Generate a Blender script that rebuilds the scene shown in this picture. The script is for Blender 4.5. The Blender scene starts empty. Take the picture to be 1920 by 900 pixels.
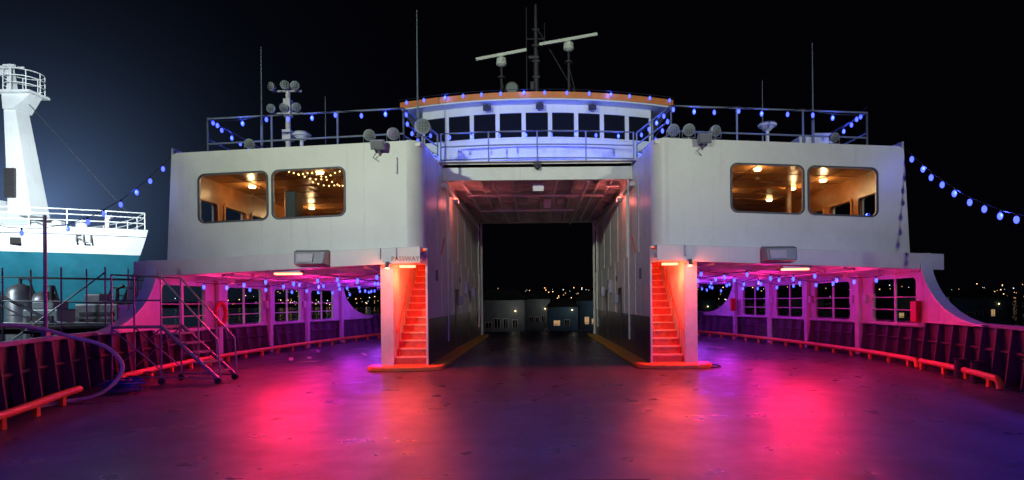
import bpy, bmesh, math, random
import numpy as np
from mathutils import Vector, Matrix
random.seed(7)
S=bpy.context.scene
COL=S.collection

# ------------------------------------------------------------------ materials
def mat(name,col,rough=0.5,metal=0.0,var=0.0,vscale=2.0,bump=0.0,bscale=30.0,streak=0.0,streakcol=(0.25,0.14,0.07),spec=0.5):
    m=bpy.data.materials.new(name); m.use_nodes=True
    nt=m.node_tree; N=nt.nodes; L=nt.links
    b=N['Principled BSDF']; b.inputs['Roughness'].default_value=rough; b.inputs['Metallic'].default_value=metal
    b.inputs['Specular IOR Level'].default_value=spec
    b.inputs['Base Color'].default_value=(*col,1)
    geo=N.new('ShaderNodeNewGeometry')
    out=None
    if var>0:
        n=N.new('ShaderNodeTexNoise'); n.inputs['Scale'].default_value=vscale; n.inputs['Detail'].default_value=8; n.inputs['Roughness'].default_value=0.65
        L.new(geo.outputs['Position'],n.inputs['Vector'])
        r=N.new('ShaderNodeMapRange'); r.inputs['From Min'].default_value=0.3; r.inputs['From Max'].default_value=0.7
        r.inputs['To Min'].default_value=1-var; r.inputs['To Max'].default_value=1+var*0.4
        L.new(n.outputs['Fac'],r.inputs['Value'])
        mx=N.new('ShaderNodeVectorMath'); mx.operation='SCALE'; mx.inputs[0].default_value=col
        L.new(r.outputs['Result'],mx.inputs['Scale']); out=mx.outputs['Vector']
        r2=N.new('ShaderNodeMapRange'); r2.inputs['To Min'].default_value=max(0.05,rough-0.12); r2.inputs['To Max'].default_value=min(1,rough+0.15)
        L.new(n.outputs['Fac'],r2.inputs['Value']); L.new(r2.outputs['Result'],b.inputs['Roughness'])
    if streak>0:
        mp=N.new('ShaderNodeMapping'); mp.inputs['Scale'].default_value=(5.0,5.0,0.35)
        L.new(geo.outputs['Position'],mp.inputs['Vector'])
        n2=N.new('ShaderNodeTexNoise'); n2.inputs['Scale'].default_value=1.0; n2.inputs['Detail'].default_value=6
        L.new(mp.outputs['Vector'],n2.inputs['Vector'])
        cr=N.new('ShaderNodeMapRange'); cr.inputs['From Min'].default_value=0.58; cr.inputs['From Max'].default_value=0.78
        cr.inputs['To Max'].default_value=streak
        L.new(n2.outputs['Fac'],cr.inputs['Value'])
        mi=N.new('ShaderNodeMix'); mi.data_type='RGBA'
        L.new(cr.outputs['Result'],mi.inputs['Factor'])
        if out: L.new(out,mi.inputs['A'])
        else: mi.inputs['A'].default_value=(*col,1)
        mi.inputs['B'].default_value=(*streakcol,1); out=mi.outputs['Result']
    if out: L.new(out,b.inputs['Base Color'])
    if bump>0:
        n3=N.new('ShaderNodeTexNoise'); n3.inputs['Scale'].default_value=bscale; n3.inputs['Detail'].default_value=4
        L.new(geo.outputs['Position'],n3.inputs['Vector'])
        bp=N.new('ShaderNodeBump'); bp.inputs['Strength'].default_value=bump; bp.inputs['Distance'].default_value=0.02
        L.new(n3.outputs['Fac'],bp.inputs['Height']); L.new(bp.outputs['Normal'],b.inputs['Normal'])
    return m
def emit(name,col,st):
    m=bpy.data.materials.new(name); m.use_nodes=True; N=m.node_tree.nodes; b=N['Principled BSDF']
    b.inputs['Base Color'].default_value=(*[min(1,c) for c in col],1)
    b.inputs['Emission Color'].default_value=(*col,1); b.inputs['Emission Strength'].default_value=st
    return m
def glassmat(name,tint=(0.9,0.95,0.95),refl=0.08):
    m=bpy.data.materials.new(name); m.use_nodes=True; nt=m.node_tree; N=nt.nodes; L=nt.links
    N.remove(N['Principled BSDF']); o=N['Material Output']
    t=N.new('ShaderNodeBsdfTransparent'); t.inputs['Color'].default_value=(*tint,1)
    g=N.new('ShaderNodeBsdfGlossy'); g.inputs['Roughness'].default_value=0.03
    x=N.new('ShaderNodeMixShader'); x.inputs['Fac'].default_value=refl
    L.new(t.outputs[0],x.inputs[1]); L.new(g.outputs[0],x.inputs[2]); L.new(x.outputs[0],o.inputs['Surface'])
    return m

M={}
M['white']=mat('white_paint',(0.72,0.77,0.66),0.42,0,0.14,1.1,0.12,5,0.22,(0.30,0.24,0.16))
M['white2']=mat('white_paint_aged',(0.66,0.65,0.61),0.45,0,0.22,2.5,0.15,9,0.5)
M['ceil']=mat('ceiling_paint',(0.72,0.70,0.70),0.5,0,0.25,2.2,0.15,9)
M['dado']=mat('bulwark_paint',(0.115,0.10,0.12),0.5,0,0.4,2.5,0.2,14,0.35,(0.11,0.07,0.055))
M['band']=mat('dark_band_paint',(0.075,0.060,0.062),0.3,0,0.3,2.0,0.1,12,0.3,(0.2,0.15,0.12))
M['orange']=mat('orange_pipe_paint',(0.85,0.27,0.05),0.35,0,0.2,5,0.1,30)
M['yellow']=mat('yellow_kerb_paint',(0.70,0.36,0.04),0.45,0,0.4,5,0.2,30)
M['roofor']=mat('roof_fascia_orange',(0.70,0.22,0.04),0.5,0,0.2,3)
M['steel']=mat('galvanised_steel',(0.30,0.31,0.33),0.4,0.6,0.25,6)
M['railm']=mat('rail_paint',(0.24,0.28,0.30),0.45,0.2,0.2,8)
M['black']=mat('black_rubber',(0.02,0.02,0.022),0.5)
M['dark']=mat('dark_metal',(0.06,0.06,0.065),0.5,0.4,0.2,5)
M['wood']=mat('varnished_wood',(0.38,0.15,0.045),0.3,0,0.35,3.0,0,10,0.5,(0.20,0.07,0.025))
M['woodlt']=mat('wood_ceiling',(0.42,0.20,0.07),0.3,0,0.3,2.0)
M['stair']=mat('stair_red_paint',(0.60,0.085,0.04),0.5,0,0.35,6,0.2,25)
M['nosing']=mat('stair_nosing_pale',(0.85,0.50,0.36),0.5,0,0.3,9)  # much paler than the risers, sets the steps apart
M['red']=mat('red_paint',(0.7,0.05,0.03),0.4,0,0.1,6)
M['textred']=mat('red_lettering',(0.5,0.05,0.03),0.5)
M['teal']=mat('teal_hull_paint',(0.010,0.13,0.19),0.45,0,0.35,0.8,0,10,0.3,(0.05,0.07,0.07))
M['shipw']=mat('ship_white',(0.72,0.76,0.78),0.45,0,0.12,0.6,0,10,0.3)
M['hose']=mat('pale_green_hose_rubber',(0.42,0.50,0.46),0.4,0,0.15,8)
M['rope']=mat('blue_rope_fibre',(0.03,0.10,0.45),0.8,0,0.3,30)
M['timber']=mat('dock_timber',(0.14,0.12,0.10),0.8,0,0.4,3,0.4,20)
M['hill']=mat('hill_forest',(0.02,0.025,0.02),0.95,0,0.4,0.05)
M['siding']=mat('house_siding',(0.15,0.18,0.21),0.7,0,0.2,1.0)
M['siding2']=mat('house_siding_blue',(0.06,0.14,0.24),0.7,0,0.2,1.0)
M['roof']=mat('house_shingles',(0.06,0.06,0.065),0.8,0,0.3,3)
M['glassdk']=mat('dark_window_glass',(0.01,0.012,0.015),0.06)
M['lens']=mat('lamp_lens_glass',(0.30,0.35,0.33),0.12,0.3)
M['glass']=glassmat('clear_glass')
M['blue']=emit('blue_bulb_glow',(0.055,0.085,1.0),3.6)
M['warm']=emit('warm_lamp_glow',(1.0,0.62,0.25),14)
M['bead']=emit('fairy_light_glow',(1.0,0.6,0.2),7)
M['redlamp']=emit('red_floodlamp_glow',(1.0,0.20,0.11),5)
M['winlit']=emit('lit_window_glow',(1.0,0.62,0.28),0.4)
M['city']=emit('town_light_glow',(1.0,0.55,0.22),3.2)
M['cityw']=emit('town_light_white',(0.7,0.85,1.0),2.0)

def deckmat():
    m=bpy.data.materials.new('deck_nonskid_paint'); m.use_nodes=True; nt=m.node_tree; N=nt.nodes; L=nt.links
    b=N['Principled BSDF']; geo=N.new('ShaderNodeNewGeometry')
    n=N.new('ShaderNodeTexNoise'); n.inputs['Scale'].default_value=0.8; n.inputs['Detail'].default_value=9; n.inputs['Roughness'].default_value=0.58
    L.new(geo.outputs['Position'],n.inputs['Vector'])
    c=N.new('ShaderNodeValToRGB'); c.color_ramp.elements[0].position=0.3; c.color_ramp.elements[0].color=(0.070,0.055,0.076,1)
    c.color_ramp.elements[1].position=0.75; c.color_ramp.elements[1].color=(0.115,0.098,0.125,1)
    L.new(n.outputs['Fac'],c.inputs['Fac'])
    s=N.new('ShaderNodeTexNoise'); s.inputs['Scale'].default_value=24; s.inputs['Detail'].default_value=6; s.inputs['Roughness'].default_value=0.8
    L.new(geo.outputs['Position'],s.inputs['Vector'])
    sr=N.new('ShaderNodeMapRange'); sr.inputs['From Min'].default_value=0.50; sr.inputs['From Max'].default_value=0.74; sr.inputs['To Max'].default_value=0.6
    L.new(s.outputs['Fac'],sr.inputs['Value'])
    mi=N.new('ShaderNodeMix'); mi.data_type='RGBA'; L.new(sr.outputs['Result'],mi.inputs['Factor']); L.new(c.outputs['Color'],mi.inputs['A']); mi.inputs['B'].default_value=(0.22,0.19,0.235,1)
    # worn wheel tracks along the ship
    mp=N.new('ShaderNodeMapping'); mp.inputs['Scale'].default_value=(1.6,0.12,1); L.new(geo.outputs['Position'],mp.inputs['Vector'])
    tr=N.new('ShaderNodeTexNoise'); tr.inputs['Scale'].default_value=1.0; tr.inputs['Detail'].default_value=5; L.new(mp.outputs['Vector'],tr.inputs['Vector'])
    tm=N.new('ShaderNodeMapRange'); tm.inputs['From Min'].default_value=0.35; tm.inputs['From Max'].default_value=0.65; tm.inputs['To Min'].default_value=0.75; tm.inputs['To Max'].default_value=1.12
    L.new(tr.outputs['Fac'],tm.inputs['Value'])
    sc=N.new('ShaderNodeVectorMath'); sc.operation='SCALE'; L.new(mi.outputs['Result'],sc.inputs[0]); L.new(tm.outputs['Result'],sc.inputs['Scale'])
    L.new(sc.outputs['Vector'],b.inputs['Base Color'])
    rr_=N.new('ShaderNodeMapRange'); rr_.inputs['From Min'].default_value=0.34; rr_.inputs['From Max'].default_value=0.66
    rr_.inputs['To Min'].default_value=0.26; rr_.inputs['To Max'].default_value=0.42
    n4=N.new('ShaderNodeTexNoise'); n4.inputs['Scale'].default_value=1.5; n4.inputs['Detail'].default_value=6; n4.inputs['Roughness'].default_value=0.6
    L.new(geo.outputs['Position'],n4.inputs['Vector'])
    L.new(n4.outputs['Fac'],rr_.inputs['Value']); L.new(rr_.outputs['Result'],b.inputs['Roughness'])
    bp=N.new('ShaderNodeBump'); bp.inputs['Strength'].default_value=0.6; bp.inputs['Distance'].default_value=0.010
    L.new(s.outputs['Fac'],bp.inputs['Height']); 
    bp2=N.new('ShaderNodeBump'); bp2.inputs['Strength'].default_value=0.12; bp2.inputs['Distance'].default_value=0.03
    L.new(n4.outputs['Fac'],bp2.inputs['Height']); L.new(bp.outputs['Normal'],bp2.inputs['Normal']); L.new(bp2.outputs['Normal'],b.inputs['Normal'])
    return m
M['deck']=deckmat()

# ------------------------------------------------------------------ mesh helpers
def empty(name,loc=(0,0,0),parent=None):
    e=bpy.data.objects.new(name,None); COL.objects.link(e); e.location=loc; e.empty_display_size=0.3
    if parent: e.parent=parent
    return e
def cz(x): return -0.28*max(0.0,(abs(x)-3.0)/6.3)
class MB:
    def __init__(s): s.v=[]; s.f=[]
    def add(s,vs,fs):
        o=len(s.v); s.v+= [tuple(v) for v in vs]; s.f+=[tuple(i+o for i in f) for f in fs]; return s
    def box(s,x0,x1,y0,y1,z0,z1):
        return s.add([(x0,y0,z0),(x1,y0,z0),(x1,y1,z0),(x0,y1,z0),(x0,y0,z1),(x1,y0,z1),(x1,y1,z1),(x0,y1,z1)],
              [(0,3,2,1),(4,5,6,7),(0,1,5,4),(1,2,6,5),(2,3,7,6),(3,0,4,7)])
    def obox(s,c,size,rz=0,rx=0,ry=0):
        R=Matrix.Rotation(rz,3,'Z')@Matrix.Rotation(ry,3,'Y')@Matrix.Rotation(rx,3,'X'); hx,hy,hz=[a/2 for a in size]
        vs=[Vector(c)+R@Vector(p) for p in [(-hx,-hy,-hz),(hx,-hy,-hz),(hx,hy,-hz),(-hx,hy,-hz),(-hx,-hy,hz),(hx,-hy,hz),(hx,hy,hz),(-hx,hy,hz)]]
        return s.add(vs,[(0,3,2,1),(4,5,6,7),(0,1,5,4),(1,2,6,5),(2,3,7,6),(3,0,4,7)])
    def prism(s,poly,z0,z1):
        n=len(poly); vs=[(x,y,z0) for x,y in poly]+[(x,y,z1) for x,y in poly]
        fs=[tuple(range(n)),tuple(range(n,2*n))]+[(i,(i+1)%n,n+(i+1)%n,n+i) for i in range(n)]
        return s.add(vs,fs)
    def tube(s,pts,r,n=8,closed=False):
        P=[Vector(p) for p in pts]; vs=[]; fs=[]; k=len(P); up=None
        for i,p in enumerate(P):
            if closed: t=(P[(i+1)%k]-P[i-1])
            else: t=(P[min(i+1,k-1)]-P[max(i-1,0)])
            t.normalize()
            a=Vector((0,0,1)) if abs(t.z)<0.9 else Vector((1,0,0))
            if up is None: u=t.cross(a).normalized()
            else:
                u=up-t*up.dot(t)
                if u.length<1e-4: u=t.cross(a)
                u.normalize()
            up=u; w=t.cross(u)
            rr=r[i] if isinstance(r,(list,tuple)) else r
            for j in range(n):
                an=2*math.pi*j/n; vs.append(p+u*rr*math.cos(an)+w*rr*math.sin(an))
        m=k if closed else k-1
        for i in range(m):
            for j in range(n):
                a=i*n+j; b=i*n+(j+1)%n; c=((i+1)%k)*n+(j+1)%n; d=((i+1)%k)*n+j
                fs.append((a,b,c,d))
        if not closed: fs.append(tuple(range(n))); fs.append(tuple(range((k-1)*n,k*n)))
        return s.add(vs,fs)
    def cyl(s,p0,p1,r0,r1=None,n=12): return s.tube([p0,p1],[r0,r0 if r1 is None else r1],n)
    def sph(s,c,r,sz=1.0,nu=10,nv=7):
        vs=[];fs=[]
        for i in range(nv+1):
            th=math.pi*i/nv
            for j in range(nu):
                ph=2*math.pi*j/nu; vs.append((c[0]+r*math.sin(th)*math.cos(ph),c[1]+r*math.sin(th)*math.sin(ph),c[2]+r*sz*math.cos(th)))
        for i in range(nv):
            for j in range(nu): fs.append((i*nu+j,i*nu+(j+1)%nu,(i+1)*nu+(j+1)%nu,(i+1)*nu+j))
        return s.add(vs,fs)
    def strip(s,A,B):
        n=len(A); return s.add(list(A)+list(B),[(i,i+1,n+i+1,n+i) for i in range(n-1)])
    def camber(s): s.v=[(x,y,z+cz(x)) for x,y,z in s.v]; return s
    def obj(s,name,m,parent=None,smooth=False,bevel=0):
        me=bpy.data.meshes.new(name); me.from_pydata(s.v,[],s.f); 
        bm=bmesh.new(); bm.from_mesh(me); bmesh.ops.remove_doubles(bm,verts=bm.verts,dist=1e-5) if smooth else None
        bmesh.ops.recalc_face_normals(bm,faces=bm.faces); bm.to_mesh(me); bm.free()
        me.materials.append(m); o=bpy.data.objects.new(name,me); COL.objects.link(o)
        if smooth:
            for p in me.polygons: p.use_smooth=True
            try: me.set_sharp_from_angle(angle=math.radians(40))
            except Exception: pass
        if bevel:
            b=o.modifiers.new('bevel','BEVEL'); b.width=bevel; b.segments=2; b.limit_method='ANGLE'
        if parent: o.parent=parent
        return o
def rr(x0,z0,x1,z1,r,n=6):
    P=[]
    for cx,cy,a0 in [(x1-r,z1-r,0),(x0+r,z1-r,90),(x0+r,z0+r,180),(x1-r,z0+r,270)]:
        for i in range(n+1):
            a=math.radians(a0+90*i/n); P.append((cx+r*math.cos(a),cy+r*math.sin(a)))
    return P
def panel(name,outer,holes,th,fmap,m,parent):
    cu=bpy.data.curves.new(name,'CURVE'); cu.dimensions='2D'; cu.fill_mode='BOTH'; cu.extrude=th/2
    for poly in [outer]+holes:
        sp=cu.splines.new('POLY'); sp.points.add(len(poly)-1); sp.use_cyclic_u=True
        for i,(u,v) in enumerate(poly): sp.points[i].co=(u,v,0,1)
    t=bpy.data.objects.new('tmp',cu); COL.objects.link(t); dg=bpy.context.evaluated_depsgraph_get(); dg.update()
    me=bpy.data.meshes.new_from_object(t.evaluated_get(dg)); bpy.data.objects.remove(t)
    for v in me.vertices: v.co=fmap(v.co.x,v.co.y,v.co.z+th/2)
    bm=bmesh.new(); bm.from_mesh(me); bmesh.ops.remove_doubles(bm,verts=bm.verts,dist=1e-5); bmesh.ops.recalc_face_normals(bm,faces=bm.faces); bm.to_mesh(me); bm.free()
    me.materials.clear(); me.materials.append(m)
    o=bpy.data.objects.new(name,me); COL.objects.link(o); o.parent=parent
    return o
def text(name,body,size,loc,rot,m,parent,ext=0.002):
    cu=bpy.data.curves.new(name,'FONT'); cu.body=body; cu.size=size; cu.extrude=ext; cu.align_x='CENTER'; cu.align_y='CENTER'
    t=bpy.data.objects.new('tmp',cu); COL.objects.link(t); t.rotation_euler=rot; t.location=loc
    dg=bpy.context.evaluated_depsgraph_get(); dg.update(); me=bpy.data.meshes.new_from_object(t.evaluated_get(dg)); mw=t.matrix_world.copy()
    bpy.data.objects.remove(t); me.transform(mw); me.materials.clear(); me.materials.append(m)
    o=bpy.data.objects.new(name,me); COL.objects.link(o)
    if parent: o.parent=parent
    return o
def light(name,kind,loc,power,col,parent=None,size=0.1,aim=None,angle=60,blend=0.5,sizey=None):
    l=bpy.data.lights.new(name,kind); l.energy=power; l.color=col
    if kind in('POINT','SPOT'): l.shadow_soft_size=size
    if kind=='SPOT': l.spot_size=math.radians(angle); l.spot_blend=blend
    if kind=='AREA':
        l.size=size
        if sizey: l.shape='RECTANGLE'; l.size_y=sizey
    o=bpy.data.objects.new(name,l); COL.objects.link(o); o.location=loc
    if aim is not None: o.rotation_euler=(Vector(aim)-Vector(loc)).to_track_quat('-Z','Y').to_euler()
    if parent: o.parent=parent
    return o
BLUE=(0.05,0.09,1.0)
def festoon(name,pts,sag=0.15,spacing=0.55,every=3,power=6,parent=None,bs=1.15,start=0.3):
    """string of blue bulbs hung over the given support points"""
    root=empty(name,(0,0,0),parent); wire=MB(); bulbs=MB(); cap=MB(); path=[]
    for a,b in zip(pts[:-1],pts[1:]):
        a=Vector(a);b=Vector(b); n=10
        for i in range(n+(1 if b==Vector(pts[-1]) else 0)):
            t=i/n; p=a.lerp(b,t); p.z-=4*sag*t*(1-t); path.append(p)
    wire.tube(path,0.009,5)
    d=0;nx=start;cnt=0;pos=[]
    for a,b in zip(path[:-1],path[1:]):
        L_=(b-a).length
        while nx<=d+L_:
            p=a.lerp(b,(nx-d)/L_); jx=random.uniform(-.015,.015)
            cap.cyl((p.x,p.y,p.z),(p.x+jx,p.y,p.z-0.05),0.018,0.02,6)
            bulbs.sph((p.x+jx,p.y,p.z-0.05-0.055*bs),0.036*bs,1.6,8,6)
            if cnt%every==every//2: pos.append((p.x+0.0,p.y-0.07,p.z-0.10))
            cnt+=1; nx+=spacing*random.uniform(0.85,1.15)
        d+=L_
    wire.obj('cable',M['black'],root); cap.obj('bulb_sockets',M['black'],root); bulbs.obj('blue_bulbs',M['blue'],root,True)
    for i,p in enumerate(pos): light('bulb_light','POINT',p,power,BLUE,root,0.05)
    return root

# ------------------------------------------------------------------ hull plan
KY=[-20,-17,-14,-11,-6.7,-4.8,-1.9,2.2,8,13,16,18.5]
KB=[1.5,4.2,5.7,6.8,8.05,8.75,9.5,9.8,9.2,8.1,7.0,5.6]
def b(y):
    if y<=KY[0]: return KB[0]
    if y>=KY[-1]: return KB[-1]
    for i in range(len(KY)-1):
        if y<=KY[i+1]:
            def sl(j):
                if j==0 or j==len(KY)-1: return (KB[min(j+1,len(KY)-1)]-KB[max(j-1,0)])/(KY[min(j+1,len(KY)-1)]-KY[max(j-1,0)])
                return (KB[j+1]-KB[j-1])/(KY[j+1]-KY[j-1])
            h=KY[i+1]-KY[i]; t=(y-KY[i])/h
            return (2*t**3-3*t**2+1)*KB[i]+(t**3-2*t**2+t)*h*sl(i)+(-2*t**3+3*t**2)*KB[i+1]+(t**3-t**2)*h*sl(i+1)

ferry=empty('ferry_boat')
ys=np.linspace(-20,18.5,78)
d=MB(); d.strip([(-b(y),y,0) for y in ys],[(b(y),y,0) for y in ys]); d.obj('car_deck',M['deck'],ferry)
h=MB()
for sx in(-1,1):
    h.strip([(sx*(b(y)+0.1),y,0.9) for y in ys],[(sx*(b(y)-0.2),y,-3.4) for y in ys])
h.strip([(-b(18.5),18.5,-0.004),(b(18.5),18.5,-0.004)],[(-b(18.5),18.5,-3.4),(b(18.5),18.5,-3.4)])
h.obj('hull_plating',M['dado'],ferry)
# bulwarks
bw=MB(); cap=MB(); rib=MB()
for sx in(-1,1):
    A=[(sx*b(y),y,0) for y in ys]; B=[(sx*b(y),y,1.08) for y in ys]
    C=[(sx*(b(y)+0.05),y,1.08) for y in ys]; D=[(sx*(b(y)+0.05),y,0) for y in ys]
    bw.strip(A,B); bw.strip(C,D)
    for grp in ([y for y in ys if y<0.1],[y for y in ys if y>12.9]):
        a=[(sx*(b(y)-0.10),y,1.08) for y in grp]; c=[(sx*(b(y)+0.10),y,1.08) for y in grp]
        a2=[(p[0],p[1],1.15) for p in a]; c2=[(p[0],p[1],1.15) for p in c]
        cap.strip(a,a2); cap.strip(a2,c2); cap.strip(c2,c); cap.strip(a,c)
    y=-19
    while y<18:
        x=b(y)
        rib.add([(sx*(x-0.003),y,0.01),(sx*(x-0.26),y,0.01),(sx*(x-0.11),y,1.07),(sx*(x-0.003),y,1.07),
                 (sx*(x-0.003),y+0.025,0.01),(sx*(x-0.26),y+0.025,0.01),(sx*(x-0.11),y+0.025,1.07),(sx*(x-0.003),y+0.025,1.07)],
                [(0,1,2,3),(4,5,6,7),(0,1,5,4),(1,2,6,5),(2,3,7,6)])
        y+=0.58
    st=[(sx*(b(y)-0.05),y,0.62) for y in ys]; rib.tube(st,0.035,4)
bw.obj('bulwark_plating',M['dado'],ferry); cap.obj('bulwark_cap_rail',M['railm'],ferry); rib.obj('bulwark_ribs',M['dado'],ferry)

# orange pipe guard rails
pr=MB()
def prail(sx,y0,y1,off=0.55,zz=0.20):
    n=max(6,int((y1-y0)/0.5)); pts=[(sx*(b(y)-off),y,zz) for y in np.linspace(y0,y1,n)]
    pts=[(pts[0][0]+sx*0.0,pts[0][1]-0.08,0.02),(pts[0][0],pts[0][1]-0.06,zz-0.06)]+pts
    pr.tube(pts,0.062,10)
    y=y0+0.3
    while y<y1: pr.box(sx*(b(y)-off)-0.035,sx*(b(y)-off)+0.035,y-0.035,y+0.035,0.002,zz); y+=0.95
prail(-1,-11,-4.4); prail(-1,-2.6,15.5); prail(1,-4.2,-1.0); prail(1,-0.75,15.5)
pr.obj('orange_pipe_guard',M['orange'],ferry,True)

# side superstructure walls with window openings
segs=[(-0.35,2.65,(-0.02,2.1)),(2.65,5.5,(3.2,5.15)),(5.5,7.95,(5.9,7.65)),(7.95,10.5,(8.35,10.05))]
fr=MB(); fl=MB(); dsh=MB()
for sx in(-1,1):
    fm=lambda u,v,w,sx=sx:(sx*(b(u)+0.0-0.12+w),u,v)
    for (a,c,(w0,w1)) in segs:
        n=4; out=[(a+(c-a)*i/n,0.96) for i in range(n+1)]+[(c-(c-a)*i/n,2.52) for i in range(n+1)]
        panel('side_wall_panel',out,[rr(w0,1.04,w1,2.22,0.14)],0.12,fm,M['white2'],ferry)
        for k in (0.5,): 
            yy=w0+(w1-w0)*k; x=b(yy)-0.06; fr.box(sx*x-0.02,sx*x+0.02,yy-0.035,yy+0.035,1.04,2.22)
        for zz in (1.38,1.72): fr.tube([(sx*(b(t)-0.06),t,zz) for t in np.linspace(w0,w1,4)],0.018,6)
    arc=[(13.2-2.4*math.cos(math.radians(t)),2.5-1.4*math.sin(math.radians(t))) for t in range(0,91,10)]
    panel('side_arch_far',[(10.5,1.0),(10.5,2.52)]+arc+[(13.2,1.0)],[],0.12,fm,M['white2'],ferry)
    arc=[(-2.9+2.55*math.cos(math.radians(t)),2.80-1.68*math.sin(math.radians(t))) for t in range(0,91,6)]
    panel('side_arch_front',[(-0.35,1.08)]+[(-0.35,2.80)]+arc[1:]+[(-2.9,1.08)],[],0.1,fm,M['white2'],ferry)
    fl.strip([(sx*(b(u)-0.20),u,v+0.01) for u,v in arc],[(sx*(b(u)+0.08),u,v+0.01) for u,v in arc])
    fl.strip([(sx*(b(u)-0.20),u+0.03,v-0.03) for u,v in arc],[(sx*(b(u)+0.08),u+0.03,v-0.03) for u,v in arc])
    fl.strip([(sx*(b(u)-0.20),u,v+0.01) for u,v in arc],[(sx*(b(u)-0.20),u+0.03,v-0.03) for u,v in arc])
    for yy in (2.65,5.5,7.95,10.5):
        x=b(yy)-0.12; dsh.box(min(sx*x,sx*(x-0.13)),max(sx*x,sx*(x-0.13)),yy-0.11,yy+0.11,0.0,2.5)
    fr.tube([(sx*(b(t)-0.14),t,0.99) for t in np.linspace(-0.3,13,20)],0.04,4)
    # conduit and junction boxes on the side wall
    fr.tube([(sx*(b(t)-0.15),t,2.36) for t in np.linspace(-0.2,10.4,16)],0.02,6)
    for yy in (2.32,2.98,5.3,7.8): x=b(yy)-0.13; fr.box(min(sx*x,sx*(x-0.09)),max(sx*x,sx*(x-0.09)),yy-0.08,yy+0.08,1.55,1.8)
fr.obj('window_guard_bars',M['white2'],ferry); fl.obj('arch_flanges',M['white'],ferry); dsh.obj('wall_frames',M['white2'],ferry,bevel=0.02)

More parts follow.
